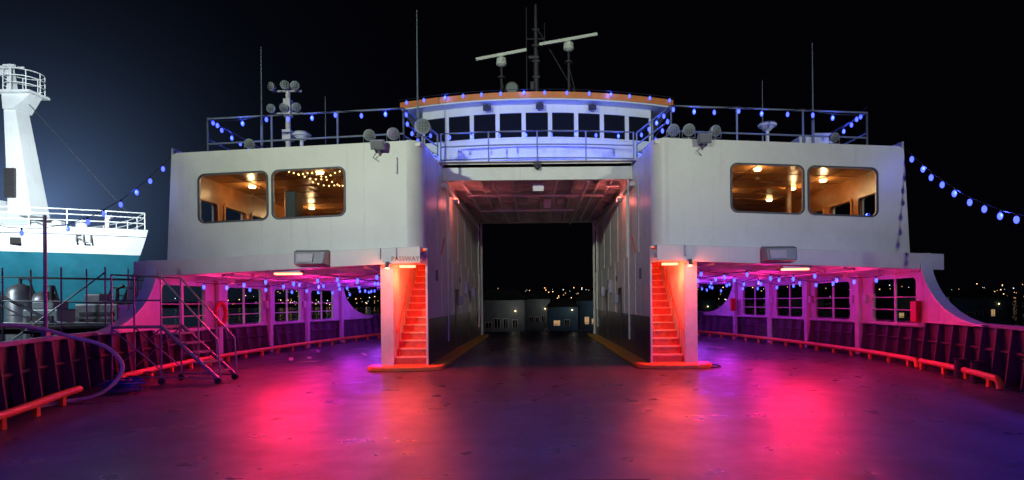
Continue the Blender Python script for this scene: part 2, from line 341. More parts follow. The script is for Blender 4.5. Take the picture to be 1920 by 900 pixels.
# ------------------------------------------------------------------ side houses, casings
IN=2.84   # inboard face of the stair tower / casing below the deckhouse
for sx in(-1,1):
    def X(a,c): return (min(sx*a,sx*c),max(sx*a,sx*c))
    wins=[(4.95,6.76),(6.92,8.64)]
    H=[rr(X(a,c)[0],4.05,X(a,c)[1],5.24,0.15) for a,c in wins]
    outer=[(sx*3.35,3.08),(sx*3.35,5.85),(sx*9.2,5.85),(sx*9.3,5.82),(sx*9.35,5.74),(sx*9.48,3.08)]
    fm=lambda u,v,w:(u,w,v+cz(u))
    panel('deckhouse_front',outer,H,0.06,fm,M['white'],ferry)
    for (a,c) in wins:
        x0,x1=X(a,c)
        panel('window_gasket',rr(x0-0.04,4.01,x1+0.04,5.28,0.18),[rr(x0,4.05,x1,5.24,0.15)],0.03,lambda u,v,w:(u,w-0.028,v+cz(u)),M['dark'],ferry)
        panel('window_glass',rr(x0,4.05,x1,5.24,0.15),[],0.004,lambda u,v,w:(u,w+0.03,v+cz(u)),M['glass'],ferry)
    c=MB(); arc=[(sx*(3.35-0.40*math.sin(math.radians(t))),0.40-0.40*math.cos(math.radians(t))) for t in range(0,91,9)]
    c.strip([(x,y,3.08) for x,y in arc],[(x,y,5.85) for x,y in arc]); 
    c.add([(x,y,3.08) for x,y in arc]+[(sx*3.35,0.4,3.08)],[tuple(range(len(arc)+1))])
    c.obj('deckhouse_corner',M['white'],ferry,True)
    t=MB(); x0,x1=X(2.95,3.01)
    t.box(x0,x1,0.4,14,3.08,5.85); x0,x1=X(IN,IN+0.05); t.box(x0,x1,0.0,14,0.0,3.076); t.obj('casing_inner_wall',M['white2'],ferry)
    t=MB(); x0,x1=X(IN,3.01); t.box(x0,x1,0.0,14,3.076,3.079); t.obj('casing_ledge',M['white'],ferry)
    bd=MB(); xa,xb=X(IN-0.004,IN-0.016); bd.box(xa,xb,-0.002,14.0,0.1,1.28); bd.obj('casing_dark_band',M['band'],ferry)
    q=MB()
    for yy in (2.2,4.4,6.6,8.8,11.0,13.6):
        xa,xb=X(2.95,2.935); q.box(xa,xb,yy,yy+0.08,3.08,5.83); xa,xb=X(IN,IN-0.014); q.box(xa,xb,yy,yy+0.08,1.30,3.07)
    q.cyl((sx*2.76,13.8,0),(sx*2.76,13.8,5.8),0.06); q.cyl((sx*2.80,3.2,0.5),(sx*2.80,3.2,5.5),0.025)
    q.cyl((sx*2.78,12.6,0.5),(sx*2.78,12.6,5.5),0.04)
    xa,xb=X(2.95,2.80); q.box(xa,xb,2.9,14,5.2,5.32)
    q.obj('casing_frames_and_conduit',M['white2'],ferry)
    q=MB()
    xa,xb=X(IN-0.018,IN-0.03); q.box(xa,xb,8.9,9.65,0.15,2.15); q.box(xa,xb,5.0,5.75,0.15,2.15)
    q.obj('casing_doors',M['band'],ferry)
    q=MB(); xa,xb=X(IN,IN-0.14)
    q.box(xa,xb,7.6,7.9,2.0,2.5); q.box(xa,xb,10.2,10.5,1.9,2.3); q.box(xa,xb,5.9,6.05,1.6,1.9); q.obj('electrical_boxes',M['steel'],ferry,bevel=0.01)
    q=MB(); xa,xb=X(IN-0.003,IN-0.012)
    q.box(xa,xb,1.2,1.55,2.3,2.6); q.box(xa,xb,6.1,6.5,2.4,2.6); q.obj('casing_notice_plates',M['siding'],ferry)
    # casing outer wall, jamb, head
    t=MB(); xa,xb=X(3.98,4.04); t.box(xa,xb,0.0,14,0,3.0); xa,xb=X(3.72,3.979); t.box(xa,xb,0.0,0.08,0,3.0)
    xa,xb=X(IN+0.052,3.719); t.box(xa,xb,0.0,0.06,2.68,3.0); t.box(xa,xb,4.2,4.26,0,5.5)
    xa,xb=X(3.72,3.78); t.box(xa,xb,0.085,4.2,0,5.5)
    xa,xb=X(3.012,3.72); t.box(xa,xb,3.0,4.2,4.7,4.75)
    t.obj('stair_enclosure',M['white2'],ferry)
    s_=MB(); nose=MB()
    for i in range(15):
        y0=0.16+i*0.235; z0=0.10+i*0.2; xa,xb=X(IN+0.053,3.718)
        s_.box(xa,xb,y0,y0+0.26,z0 if i==0 else z0-0.02,z0+0.17)
        nose.box(xa,xb,y0-0.03,y0+0.235,z0+0.171,z0+0.2)
    s_.obj('stair_steps',M['stair'],ferry); nose.obj('stair_nosings',M['nosing'],ferry)
    hr=MB()
    for xx in(IN+0.10,3.66): hr.tube([(sx*xx,0.1,0.95),(sx*xx,0.3,1.05),(sx*xx,3.4,3.7)],0.02,8); 
    for xx in(IN+0.10,3.66):
        for k in range(4): hr.cyl((sx*xx,0.35+k*0.8,1.08+k*0.68),(sx*xx,0.35+k*0.8,0.28+k*0.68),0.012,n=6)
    hr.obj('stair_handrails',M['red'],ferry,True)
    k=MB(); nose_=[]
    for t_ in range(0,181,12):
        a=math.radians(t_); nose_.append((sx*(3.40-0.95*math.cos(a)),-0.12-0.46*math.sin(a)**0.8))
    k.prism([(sx*2.45,14.0),(sx*2.45,0.3),(sx*(IN-0.02),0.3),(sx*(IN-0.02),14.0)],0.002,0.10)
    k.obj('casing_kerb',M['yellow'],ferry,bevel=0.02)
    k=MB(); k.prism(nose_+[(sx*4.35,0.298),(sx*2.45,0.298)],0.002,0.105); k.obj('stair_landing_kerb',M['orange'],ferry,bevel=0.02)
    l=MB(); xa,xb=X(2.95,10.1); l.box(xa,xb,-0.36,-0.30,2.70,3.10); l.box(xa,xb,-0.30,-0.002,3.04,3.10)
    l.camber(); l.obj('fascia',M['white'],ferry,bevel=0.012)
    l=MB()
    xa,xb=X(4.045,9.95); l.box(xa,xb,-0.30,13.4,2.78,2.9)
    xa,xb=X(2.95,4.045); l.box(xa,xb,-0.30,-0.002,2.78,2.9)
    for yy in (1.6,3.4,5.2,7.0,8.8,10.6,12.4): xa,xb=X(4.05,9.6); l.box(xa,xb,yy,yy+0.08,2.66,2.779)
    for xx in (5.4,7.2,8.8): xa,xb=X(xx,xx+0.06); l.box(xa,xb,-0.29,13.3,2.71,2.779)
    l.camber(); l.obj('bay_ceiling',M['ceil'],ferry)
    pp=MB(); pp.tube([(sx*6.2,0.2,2.52),(sx*6.2,13,2.52)],0.03,8); pp.tube([(sx*8.1,0.1,2.45),(sx*8.1,13,2.45)],0.045,8); pp.tube([(sx*4.5,0.1,2.62),(sx*4.5,13,2.62)],0.03,8)
    pp.obj('ceiling_pipes',M['ceil'],ferry,True)
    l=MB(); xa,xb=X(3.011,9.33); l.box(xa,xb,0.062,14,5.72,5.80); l.camber(); l.obj('deckhouse_roof',M['white'],ferry)
    sh=[rr(1.3+i*1.65-0.6,3.72+0,1.3+i*1.65+0.62,4.86,0.1) for i in range(5)]
    fo=lambda u,v,w,sx=sx:(sx*(9.34+w*1.0),u,v-0.28)
    panel('deckhouse_side',[(0.065,3.0),(14,3.0),(14,5.99),(0.065,5.99)],sh,0.05,fo,M['white'],ferry)
    fi=lambda u,v,w,sx=sx:(sx*(9.25+w),u,v-0.28)
    panel('cabin_side_lining',[(0.065,3.0),(9,3.0),(9,5.85),(0.065,5.85)],sh,0.08,fi,M['wood'],ferry)
    for i in range(5):
        yc=1.3+i*1.65
        panel('cabin_window_frame',rr(yc-0.68,3.64,yc+0.70,4.94,0.12),[rr(yc-0.6,3.72,yc+0.62,4.86,0.1)],0.03,lambda u,v,w,sx=sx:(sx*(9.215+w),u,v-0.28),M['woodlt'],ferry)
    cb=MB(); xa,xb=X(4.16,9.25); cb.box(xa,xb,0.07,9,2.92,2.98); xa,xb=X(4.11,4.16); cb.box(xa,xb,0.07,9,2.98,5.70); xa,xb=X(4.16,9.25)
    cb.box(xa,xb,9.0,9.06,2.95,5.7); cb.camber(); cb.obj('cabin_walls',M['wood'],ferry)
    cc=MB(); cc.box(xa,xb,0.07,9,5.50,5.55); cc.camber(); cc.obj('cabin_ceiling',M['woodlt'],ferry)
    ct=MB()
    for yy in np.arange(1.0,9,1.0): ct.box(xa,xb,yy,yy+0.035,5.485,5.499)
    for xx in np.arange(4.8,9.2,1.2): xa2,xb2=X(xx,xx+0.05); ct.box(xa2,xb2,0.1,9,5.47,5.484)
    ct.camber(); ct.obj('cabin_ceiling_battens',M['wood'],ferry)
    it=MB()
    for (xx,yy) in ((5.0,3.2),(7.9,3.6),(6.4,6.5)): it.box(*X(xx,xx+0.14),yy,yy+0.14,2.98,5.3)
    for yy in (2.2,3.6,5.0,6.4): it.box(*X(7.2,9.0),yy,yy+0.08,3.4,4.0)
    it.box(*X(4.3,6.2),5.6,6.6,2.98,4.9)
    it.obj('cabin_furniture',M['wood'],ferry,bevel=0.02)
    if sx<0:
        dk=MB(); dk.box(-7.05,-6.75,1.4,1.9,3.0,4.85); dk.box(-5.0,-4.4,2.4,3.4,3.0,4.7); dk.obj('cabin_curtains',M['dark'],ferry,bevel=0.03)
    lampM=MB()
    LP=[(8.45,2.4),(6.1,1.3),(8.1,3.7),(6.2,4.6),(8.2,5.8),(6.4,7.4)] if sx>0 else [(8.5,2.5),(5.4,3.4),(8.3,6.6),(6.4,6.9),(6.0,1.2)]
    for (xx,yy) in LP:
        z=5.46+cz(xx); lampM.cyl((sx*xx,yy,z),(sx*xx,yy,z-0.06),0.11,0.08,14)
    lampM.obj('cabin_ceiling_lamps',M['warm'],ferry,True)
    for (xx,yy) in LP[:4]: light('cabin_lamp','POINT',(sx*xx,yy,5.2+cz(xx)),22,(1,0.58,0.26),ferry,0.06)
    if sx<0:
        bd=MB()
        for a,c in (((-6.5,1.0),(-4.8,2.6)),((-6.5,2.0),(-4.6,3.2)),((-4.9,1.2),(-4.7,4.5)),((-6.6,0.6),(-4.8,0.7))):
            for i in range(16):
                t_=i/15; xx=a[0]+(c[0]-a[0])*t_; yy=a[1]+(c[1]-a[1])*t_
                bd.sph((xx,yy,5.36+cz(xx)-0.12*math.sin(math.pi*t_)*(1+0.5*math.sin(i))),0.02,1,6,4)
        bd.obj('cabin_fairy_lights',M['bead'],ferry)
    if sx<0: text('stair_lettering','PASSWAY',0.16,(sx*3.32,-0.366,2.79),(math.pi/2,0,0),M['textred'],ferry)
    text('bay_number_lettering','62',0.13,(sx*5.85,-0.366,2.78+cz(5.85)),(math.pi/2,0,0),M['textred'],ferry)

w=MB()
for sx in(-1,1):
    w.box(sx*4.45-0.008,sx*4.45+0.008,-0.005,0.001,3.1,5.8)
    a,c=sorted((sx*3.4,sx*9.38)); w.box(a,c,-0.005,0.001,3.62,3.635)
w.camber(); w.obj('plate_weld_seams',M['white'],ferry)
hs=MB()
hs.tube([(-3.6,-0.01,5.0),(-3.6,-0.08,5.0),(-3.6,-0.08,5.4),(-3.6,-0.01,5.4)],0.012,6)
hs.tube([(-3.55,-0.37,2.80),(-3.55,-0.42,2.80),(-3.55,-0.42,3.05),(-3.55,-0.37,3.05)],0.012,6)
hs.tube([(-3.95,-0.37,2.80),(-3.95,-0.42,2.80),(-3.95,-0.42,3.05),(-3.95,-0.37,3.05)],0.012,6)
hs.tube([(3.65,-0.37,2.80),(3.65,-0.42,2.80),(3.65,-0.42,3.05),(3.65,-0.37,3.05)],0.012,6)
hs.obj('grab_handles',M['steel'],ferry,True)

# bridge span & tunnel ceiling
g=MB(); g.box(-2.948,2.948,3.3,14,5.88,5.98)
g.obj('bridge_deck_plate',M['ceil'],ferry)
g=MB(); g.box(-2.949,2.949,3.30,3.42,5.48,6.02); g.box(-2.949,2.949,13.8,13.95,5.55,5.879); g.obj('bridge_beam',M['white'],ferry,bevel=0.01)
g=MB()
for yy in np.arange(4.2,13.6,0.85): g.box(-2.94,2.94,yy,yy+0.06,5.66,5.879)
for xx in(-1.9,-0.9,0.1,1.2,2.0): g.box(xx,xx+0.08,3.43,13.79,5.60,5.879)
g.obj('tunnel_ceiling_beams',M['ceil'],ferry)
g=MB()
for xx,zz,r in((-2.4,5.55,0.05),(-1.4,5.52,0.035),(0.6,5.54,0.04),(1.6,5.5,0.06),(2.4,5.56,0.03)): g.tube([(xx,3.5,zz),(xx,13.7,zz)],r,8)
g.tube([(-2.5,6,5.5),(2.4,6.2,5.5)],0.04,8); g.tube([(-2.4,9.4,5.48),(1.7,9.4,5.48)],0.05,8)
g.box(-0.15,0.2,3.9,4.2,5.25,5.5); g.box(0.25,0.5,7.0,7.4,5.2,5.5)
for i in range(14): 
    xx=random.uniform(-2.6,2.4); yy=random.uniform(4,13); g.box(xx,xx+random.uniform(.15,.5),yy,yy+random.uniform(.15,.4),5.5,5.66)
g.obj('tunnel_ceiling_pipes',M['ceil'],ferry,True)
for sx in(-1,1):
    e=empty('tunnel_red_lamp'); m=MB(); m.box(sx*2.72-0.08,sx*2.72+0.08,4.55,4.7,5.0,5.12); m.obj('housing',M['steel'],e); 
    m=MB(); m.box(sx*2.72-0.06,sx*2.72+0.06,4.57,4.68,5.121,5.15); m.obj('lens',M['redlamp'],e)
    light('lamp','POINT',(sx*2.5,4.9,5.05),19,(1.0,0.18,0.15),e,0.1)

# ------------------------------------------------------------------ pilothouse
def parc(x,half=3.95,y0=4.6,sag=0.75): return y0+sag*(x/half)**2
xs=np.linspace(-3.95,3.95,41)
ph=MB()
def curvewall(mb,xs,z0,z1,off=0,th=0.08):
    A=[(x,parc(x)+off,z0) for x in xs];B=[(x,parc(x)+off,z1) for x in xs];C=[(x,parc(x)+off+th,z1) for x in xs];D=[(x,parc(x)+off+th,z0) for x in xs]
    mb.strip(A,B);mb.strip(B,C);mb.strip(C,D);mb.strip(D,A)
    mb.add([A[0],B[0],C[0],D[0]],[(0,1,2,3)]); mb.add([A[-1],B[-1],C[-1],D[-1]],[(0,1,2,3)])
curvewall(ph,xs,5.99,7.18); curvewall(ph,xs,8.0,8.28)
edges=np.linspace(-3.95,3.95,10)
for e in edges:
    curvewall(ph,np.linspace(max(-3.95,e-0.07),min(3.95,e+0.07),3),7.18,8.0)
for sx in(-1,1):
    a,c=sorted((sx*3.95,sx*3.87)); ph.box(a,c,5.45,10,5.99,8.28)
ph.obj('pilothouse_walls',M['white'],ferry)
pg=MB(); curvewall(pg,xs,7.18,8.0,0.045,0.01); pg.obj('pilothouse_windows',M['glassdk'],ferry)
sill=MB(); curvewall(sill,xs,7.12,7.17,-0.05,0.049); curvewall(sill,xs,6.5,6.52,-0.012,0.011); sill.obj('pilothouse_sill',M['white'],ferry)
rf=MB(); poly=[(x*4.66/3.95,parc(x)-0.5+0.2*(x/3.95)**2) for x in xs]+[(4.66,10.3),(-4.66,10.3)]
rf.prism(poly,8.32,8.52); rf.obj('pilothouse_roof',M['roofor'],ferry)
rf=MB(); rf.prism([(x*0.99,y+0.03) for x,y in poly],8.27,8.319); rf.obj('pilothouse_eaves',M['white'],ferry)
pd=MB(); pd.prism([(-4.1,3.2),(-2.96,3.12),(2.96,3.12),(4.1,3.2),(4.1,10),(-4.1,10)],6.021,6.05) ; pd.obj('bridge_walkway',M['ceil'],ferry)

# ------------------------------------------------------------------ roof railings
def railing(name,pts,h=1.0,posts=1.7,bars=(1.0,0.55),r=0.024,mat_='railm',parent=None):
    mb=MB()
    for bz in bars: mb.tube([(p[0],p[1],p[2]+h*bz) for p in pts],r,8)
    for a,c in zip(pts[:-1],pts[1:]):
        a=Vector(a);c=Vector(c);L_=(c-a).length; n=max(1,round(L_/posts))
        for i in range(n+1):
            p=a.lerp(c,i/n); mb.cyl((p.x,p.y,p.z),(p.x,p.y,p.z+h),r*1.1,n=8)
    return mb.obj(name,M[mat_],parent,True)
for sx in(-1,1):
    z0=lambda x:5.80+cz(x)
    F=[(sx*3.55,0.6),(sx*5.3,0.6),(sx*7.05,0.6),(sx*8.75,0.6)]
    pts=[(x,y,z0(x)) for x,y in F]
    railing('roof_railing',pts,1.08,1.75,(1.0,0.38),0.024,'railm',ferry)
    sd=[(sx*8.75,0.6,z0(8.75)),(sx*8.75,5,z0(8.75)),(sx*8.75,13.5,z0(8.75))]
    railing('roof_side_railing',sd,1.08,2.2,(1.0,0.5),0.024,'railm',ferry)
    inn=[(sx*3.55,0.6,z0(3.55)),(sx*3.1,3.3,5.84)]
    railing('roof_inner_railing',inn,1.08,1.4,(1.0,0.66,0.33),0.024,'railm',ferry)
    festoon('blue_string_lights',[(sx*8.75,0.55,6.55),(sx*7.05,0.55,6.72),(sx*5.3,0.55,6.80),(sx*3.55,0.55,6.86),(sx*3.1,3.2,6.86)],0.06,0.62,3,14)
    festoon('blue_string_lights',[(sx*8.7,0.5,6.75),(sx*8.7,5.0,6.75)],0.25,0.5,5,8)
    festoon('blue_string_lights',[(sx*3.55,0.5,6.75),(sx*3.3,1.6,6.3),(sx*3.05,3.1,6.25)],0.08,0.42,999,8)
rp=[(x,3.3-0.25*(1-(x/3.0)**2),6.02) for x in np.linspace(-3.0,3.0,5)]
railing('bridge_front_railing',rp,0.92,1.6,(1.0,0.55,0.1),0.022,'railm',ferry)
festoon('blue_string_lights',[(p[0],p[1]-0.05,6.95) for p in rp],0.06,0.75,2,12)
for xx in (-2.4,-0.8,0.8,2.4): light('bulb_light','POINT',(xx,3.6,6.6),50,(0.03,0.06,1),ferry,0.06)
festoon('blue_string_lights',[(x*4.7/3.95,parc(x)-0.55+0.2*(x/3.95)**2,8.58) for x in np.linspace(-3.95,3.95,13)],0.0,0.68,4,9)

festoon('blue_string_lights',[(9.4,0,5.5),(9.6,-10,5.0)],2.25,0.46,3,14,bs=1.35)
festoon('blue_string_lights',[(-9.35,0,5.5),(-14,-2.6,4.9)],1.7,0.42,4,12,bs=1.2)
for sx in(-1,1):
    for i,yy in enumerate((1.2,3.4,5.8,8.2,10.6,12.6)):
        festoon('blue_string_lights',[(sx*4.2,yy,2.60),(sx*5.9,yy+0.3,2.52),(sx*7.6,yy-0.2,2.44),(sx*(b(yy)-0.2),yy+0.2,2.34)],0.12+0.025*i,0.62,999,3,bs=1.15)

# ------------------------------------------------------------------ masts, radar, antennas
mast=empty('radar_mast'); m=MB()
m.tube([(0,7.4,8.5),(0,7.4,10.6),(0,7.4,13.0)],[0.12,0.10,0.05],12); m.cyl((-0.36,7.4,8.5),(-0.36,7.4,12.9),0.02,n=6)
m.cyl((0.33,7.4,11.7),(0.33,7.4,12.3),0.018,n=6); m.tube([(-0.36,7.4,11.7),(0.33,7.4,11.7)],0.025,6)
for zz in (9.6,10.2,10.8,11.4,12.0): m.box(-0.14,0.14,7.3,7.5,zz,zz+0.05)
m.box(-0.28,0.1,7.25,7.55,10.9,11.0); m.box(-0.22,-0.08,7.2,7.4,9.7,10.0)
m.cyl((0,7.4,12.2),(2.1,7.3,8.5),0.02,n=6)
m.obj('mast_pole',M['dark'],mast,True)
def radar(x,z,arm,tilt,yaw):
    e=empty('radar_antenna'); m=MB()
    m.cyl((x,7,8.5),(x,7,z-0.45),0.045,n=8); m.cyl((x,7,z-0.9),(x,7,z-0.85),0.16,n=12); m.cyl((x,7,8.5),(x,7,8.6),0.15,n=12)
    m.tube([(x+0.5,7,8.5),(x,7,z-1.0)],0.015,6)
    m.obj('pedestal_pole',M['dark'],e,True)
    m=MB(); m.tube([(x,7,z-0.45),(x,7,z-0.38),(x,7,z-0.16),(x,7,z-0.08)],[0.10,0.2,0.18,0.08],14); m.sph((x,6.86,z-0.25),0.12)
    m.obj('gearbox',M['white'],e,True)
    m=MB(); m.obox((x,7,z),(arm,0.10,0.11),yaw,0,tilt); m.obox((x,6.95,z-0.05),(arm*0.96,0.05,0.05),yaw,0,tilt); m.obj('scanner_bar',M['white'],e,bevel=0.02)
radar(-1.30,10.95,1.95,-0.22,0.10); radar(1.22,11.50,2.25,-0.21,0.1)
rd=empty('round_searchlight'); m=MB(); m.tube([(-0.9,6.6,9.55),(-0.9,6.75,9.55)],[0.24,0.18],16); m.cyl((-0.9,6.7,9.3),(-0.9,6.7,8.5),0.03); m.obj('lamp_drum',M['dark'],rd,True)
m=MB(); m.cyl((-0.9,6.597,9.55),(-0.9,6.59,9.55),0.2,n=16); m.obj('lamp_lens',M['lens'],rd)
def whip(x,y,z0,z1,r=0.02):
    e=MB(); e.tube([(x,y,z0),(x,y,z0+(z1-z0)*0.35),(x,y,z0+(z1-z0)*0.36),(x,y,z1)],[r*1.6,r*1.6,r*0.9,r*0.45],8); e.box(x-0.06,x+0.06,y-0.06,y+0.06,z0,z0+0.08)
    e.obj('whip_antenna',M['railm'],None,True)
whip(-3.65,3.0,5.8,10.65,0.028); whip(-7.5,1.0,5.6,8.7,0.022); whip(-6.3,2.5,5.65,7.85,0.016)
whip(7.6,1.2,5.6,8.75,0.026); whip(6.6,2.2,5.6,8.1,0.016); 
def mushroom(x,y,z):
    e=empty('mushroom_antenna'); m=MB(); m.cyl((x,y,5.6),(x,y,z-0.12),0.05,n=10); m.tube([(x,y,z-0.2),(x,y,z-0.08)],[0.08,0.2],16); m.obj('antenna_post',M['white'],e,True)
    m=MB(); m.tube([(x,y,z-0.08),(x,y,z-0.03),(x,y,z+0.03),(x,y,z+0.07)],[0.24,0.26,0.2,0.04],18); m.obj('antenna_dome',M['white'],e,True)
mushroom(-6.65,1.6,6.50); mushroom(6.5,1.6,6.65)
def flood(x,y,z,r=0.13,pt=(0,-1,-0.25),base=True,par=None):
    e=empty('deck_floodlight',(0,0,0),par); m=MB(); c=Vector((x,y,z)); dd=Vector(pt).normalized()
    m.tube([c-dd*r*1.1,c-dd*r*0.9,c-dd*r*0.2,c+dd*r*0.25,c+dd*r*0.3],[r*0.35,r*0.7,r*0.98,r*1.08,r*1.0],16)
    m.obj('lamp_body',M['railm'],e,True)
    m=MB(); m.tube([c+dd*(r*0.31),c+dd*(r*0.36)],[r*0.86,r*0.8],16); m.obj('lens',M['lens'],e)
    m=MB()
    for k in(-0.4,0,0.4): m.obox(c+dd*(r*0.4)+Vector((k*r,0,0)),(0.008,0.008,r*1.6*math.sqrt(1-k*k))); m.obox(c+dd*(r*0.4)+Vector((0,0,k*r)),(r*1.6*math.sqrt(1-k*k),0.008,0.008))
    m.obj('lens_guard',M['dark'],e)
    if base:
        m=MB(); m.tube([(x-r*1.1,y,z),(x-r*1.1,y,z-r*1.3),(x+r*1.1,y,z-r*1.3),(x+r*1.1,y,z)],0.012,6); m.cyl((x,y,z-r*1.3),(x,y,z-r*2.1),0.025,n=8); m.obj('bracket',M['steel'],e)
for a in [(-7.42,0.15,5.83,0.12),(-4.33,0.15,6.02,0.14),(-3.72,0.15,6.05,0.15),(3.5,0.15,6.08,0.15),(3.9,0.15,6.08,0.15),(4.58,0.15,6.05,0.14),(7.65,0.15,5.85,0.12)]: flood(*a,pt=(random.uniform(0.0,.35),-1,random.uniform(-.35,-.1)))
def squareflood(x,z):
    e=empty('square_floodlight'); m=MB(); m.obox((x,-0.22,z),(0.34,0.14,0.24),0,0.35); m.cyl((x,-0.18,z-0.1),(x,0.02,z-0.22),0.03); m.obj('housing',M['steel'],e,bevel=0.015)
    m=MB(); m.obox((x,-0.30,z-0.028),(0.28,0.02,0.18),0,0.35); m.obj('lens',M['lens'],e)
    m=MB(); m.tube([(x,-0.2,z-0.12),(x-0.15,-0.1,z-0.3),(x-0.02,-0.02,z-0.38)],0.01,6); m.obj('lamp_cable',M['black'],e)
squareflood(-4.02,5.68); squareflood(4.2,5.76)
flood(-3.1,0.9,6.45,0.20,(0.1,-1,0.0)); 
pst=MB(); pst.cyl((-3.1,0.9,5.8),(-3.1,0.9,6.15),0.04); pst.obj('searchlight_post',M['railm'],ferry)
lc=empty('lamp_cluster_mast'); m=MB(); m.cyl((-7.2,2,5.6),(-7.2,2,7.95),0.07,n=12); m.tube([(-7.65,2,7.85),(-6.8,2,7.85)],0.03,8); m.tube([(-7.65,2,7.2),(-6.8,2,7.2)],0.03,8); m.box(-7.3,-7.1,1.9,2.1,7.1,7.6); m.box(-7.32,-7.08,1.85,2.1,6.4,6.7); m.obj('post',M['white2'],lc,True)
for (xx,zz) in ((-7.6,7.93),(-7.22,7.97),(-6.93,7.95),(-7.62,7.3),(-7.25,7.32),(-6.9,7.33)): flood(xx,1.85,zz,0.12,(random.uniform(-.6,.6),-1,random.uniform(-.4,0.1)),False,lc)
for xx in(-1.65,0.1,1.85):
    e=empty('eave_floodlight'); m=MB(); m.obox((xx,parc(xx)-0.2,8.14),(0.26,0.14,0.16),0,0.5); m.cyl((xx,parc(xx)-0.15,8.2),(xx,parc(xx)-0.15,8.28),0.02); m.obj('housing',M['dark'],e,bevel=0.015)
e=empty('security_camera'); m=MB(); m.sph((0.0,3.15,5.85),0.09); m.box(-0.12,0.12,3.2,3.29,5.9,6.0); m.obj('housing',M['dark'],e,True)
for x in(-5.62,5.95):
    e=empty('loudspeaker_box'); z=2.95+cz(x); m=MB()
    m.add([(x-0.42,-0.37,z-0.2),(x+0.42,-0.37,z-0.2),(x+0.42,-0.37,z+0.2),(x-0.42,-0.37,z+0.2),(x-0.36,-0.66,z-0.17),(x+0.36,-0.66,z-0.17),(x+0.39,-0.58,z+0.15),(x-0.39,-0.58,z+0.15)],[(0,1,2,3),(4,5,6,7),(0,1,5,4),(1,2,6,5),(2,3,7,6),(3,0,4,7)])
    m.obj('housing',M['steel'],e,bevel=0.02)
    m=MB(); m.obox((x-0.1,-0.664+0.02,z-0.02),(0.4,0.03,0.2),0,-0.22); m.obj('grille',M['white2'],e)
e=MB(); e.box(8.0,8.6,2.0,2.6,5.6,6.5); e.box(7.4,7.9,1.6,2.2,5.6,6.3); e.obj('roof_vent_box',M['white'],ferry,bevel=0.03)

# ------------------------------------------------------------------ red flood lamps
for x in(-6.35,6.5):
    e=empty('red_floodlamp'); z=2.63+cz(x)
    m=MB(); m.box(x-0.36,x+0.36,-0.22,0.02,z,z+0.06); m.obj('housing',M['steel'],e,bevel=0.01)
    m=MB(); m.box(x-0.33,x+0.33,-0.20,0.0,z-0.05,z-0.001); m.obj('tube_lens',M['redlamp'],e,bevel=0.02)
    light('lamp','AREA',(x,-0.12,z-0.08),215,(1.0,0.012,0.07),e,0.6,(x*0.92,-1.2,0),sizey=0.2)
for sx in(-1,1):
    e=empty('stair_lamp'); m=MB(); m.box(sx*3.38-0.2,sx*3.38+0.2,0.1,0.2,2.60,2.66); m.obj('lens',M['redlamp'],e)
    light('lamp','POINT',(sx*3.32,0.30,2.35),62,(1.0,0.12,0.04),e,0.10)
    light('lamp_upper','POINT',(sx*3.34,1.9,3.9),85,(1.0,0.09,0.03),e,0.10)
    light('lamp_front','SPOT',(sx*3.5,-0.33,2.62),400,(1.0,0.035,0.04),e,0.1,(sx*3.4,-1.7,0),140,0.9)
    light('lamp_jamb','POINT',(sx*3.75,-0.5,2.45),26,(1.0,0.15,0.07),e,0.06)
    m=MB(); m.cyl((sx*3.75,-0.42,2.70),(sx*3.75,-0.48,2.54),0.05,0.07); m.obj('jamb_fixture',M['steel'],e)
    for yy,pw,c in ((3.2,70,(1.0,0.02,0.32)),(6.8,78,(0.62,0.035,1.0)),(10.4,70,(0.40,0.05,1.0))):
        e=empty('bay_wash_lamp'); m=MB(); m.cyl((sx*6.9,yy,2.60+cz(6.9)),(sx*6.9,yy,2.5+cz(6.9)),0.09,0.07); m.obj('fixture',M['ceil'],e)
        light('lamp','POINT',(sx*6.9,yy,1.9),pw,c,e,0.1)
    e=empty('bay_wash_lamp'); light('lamp','POINT',(sx*8.3,0.9,2.0),30,(1.0,0.03,0.20),e,0.1)
    m=MB(); m.cyl((sx*8.3,0.9,2.55),(sx*8.3,0.9,2.25),0.05,0.07); m.obj('fixture',M['ceil'],e)

# ------------------------------------------------------------------ deck things
rs=empty('rolling_staircase'); m=MB(); r=0.018
x0,x1,y0,y1=-9.1,-8.05,-2.5,-1.8; pz=1.25
for yy in(y0,y1):
    m.tube([(x0,yy,0.05),(x0,yy,2.35)],r,6); m.tube([(x1,yy,0.05),(x1,yy,2.3)],r,6)
    m.tube([(x0,yy,2.35),(x1,yy,2.3)],r,6); m.tube([(x0,yy,1.8),(x1,yy,1.8)],r,6); m.tube([(x0,yy,0.3),(x1,yy,1.2)],r*.8,6); m.tube([(x0,yy,1.2),(x1,yy,0.3)],r*.8,6)
    m.tube([(x0,yy,0.2),(-6.85,yy,0.12)],r,6)
    m.tube([(x1,yy,pz),(-6.85,yy,0.12)],r*2.2,6); m.tube([(x1,yy,2.3),(-7.75,yy,1.95),(-6.85,yy,0.95),(-6.8,yy,0.15)],r,6)
    for t_ in(0.33,0.66): xx=x1+(-6.85-x1)*t_; m.cyl((xx,yy,pz*(1-t_)),(xx,yy,pz*(1-t_)+0.95),r*.8,n=6)
m.tube([(x0,y0,2.35),(x0,y1,2.35)],r,6); m.tube([(x0,y0,1.8),(x0,y1,1.8)],r,6)
m.obj('tube_frame',M['steel'],rs,True)
m=MB(); m.box(x0,x1,y0,y1,pz-0.05,pz)
for i in range(1,6): t_=i/6; xx=x1+(-6.85-x1)*t_; m.box(xx-0.13,xx+0.13,y0+0.01,y1-0.01,pz*(1-t_)+0.02,pz*(1-t_)+0.055)
m.obj('treads',M['steel'],rs)
m=MB()
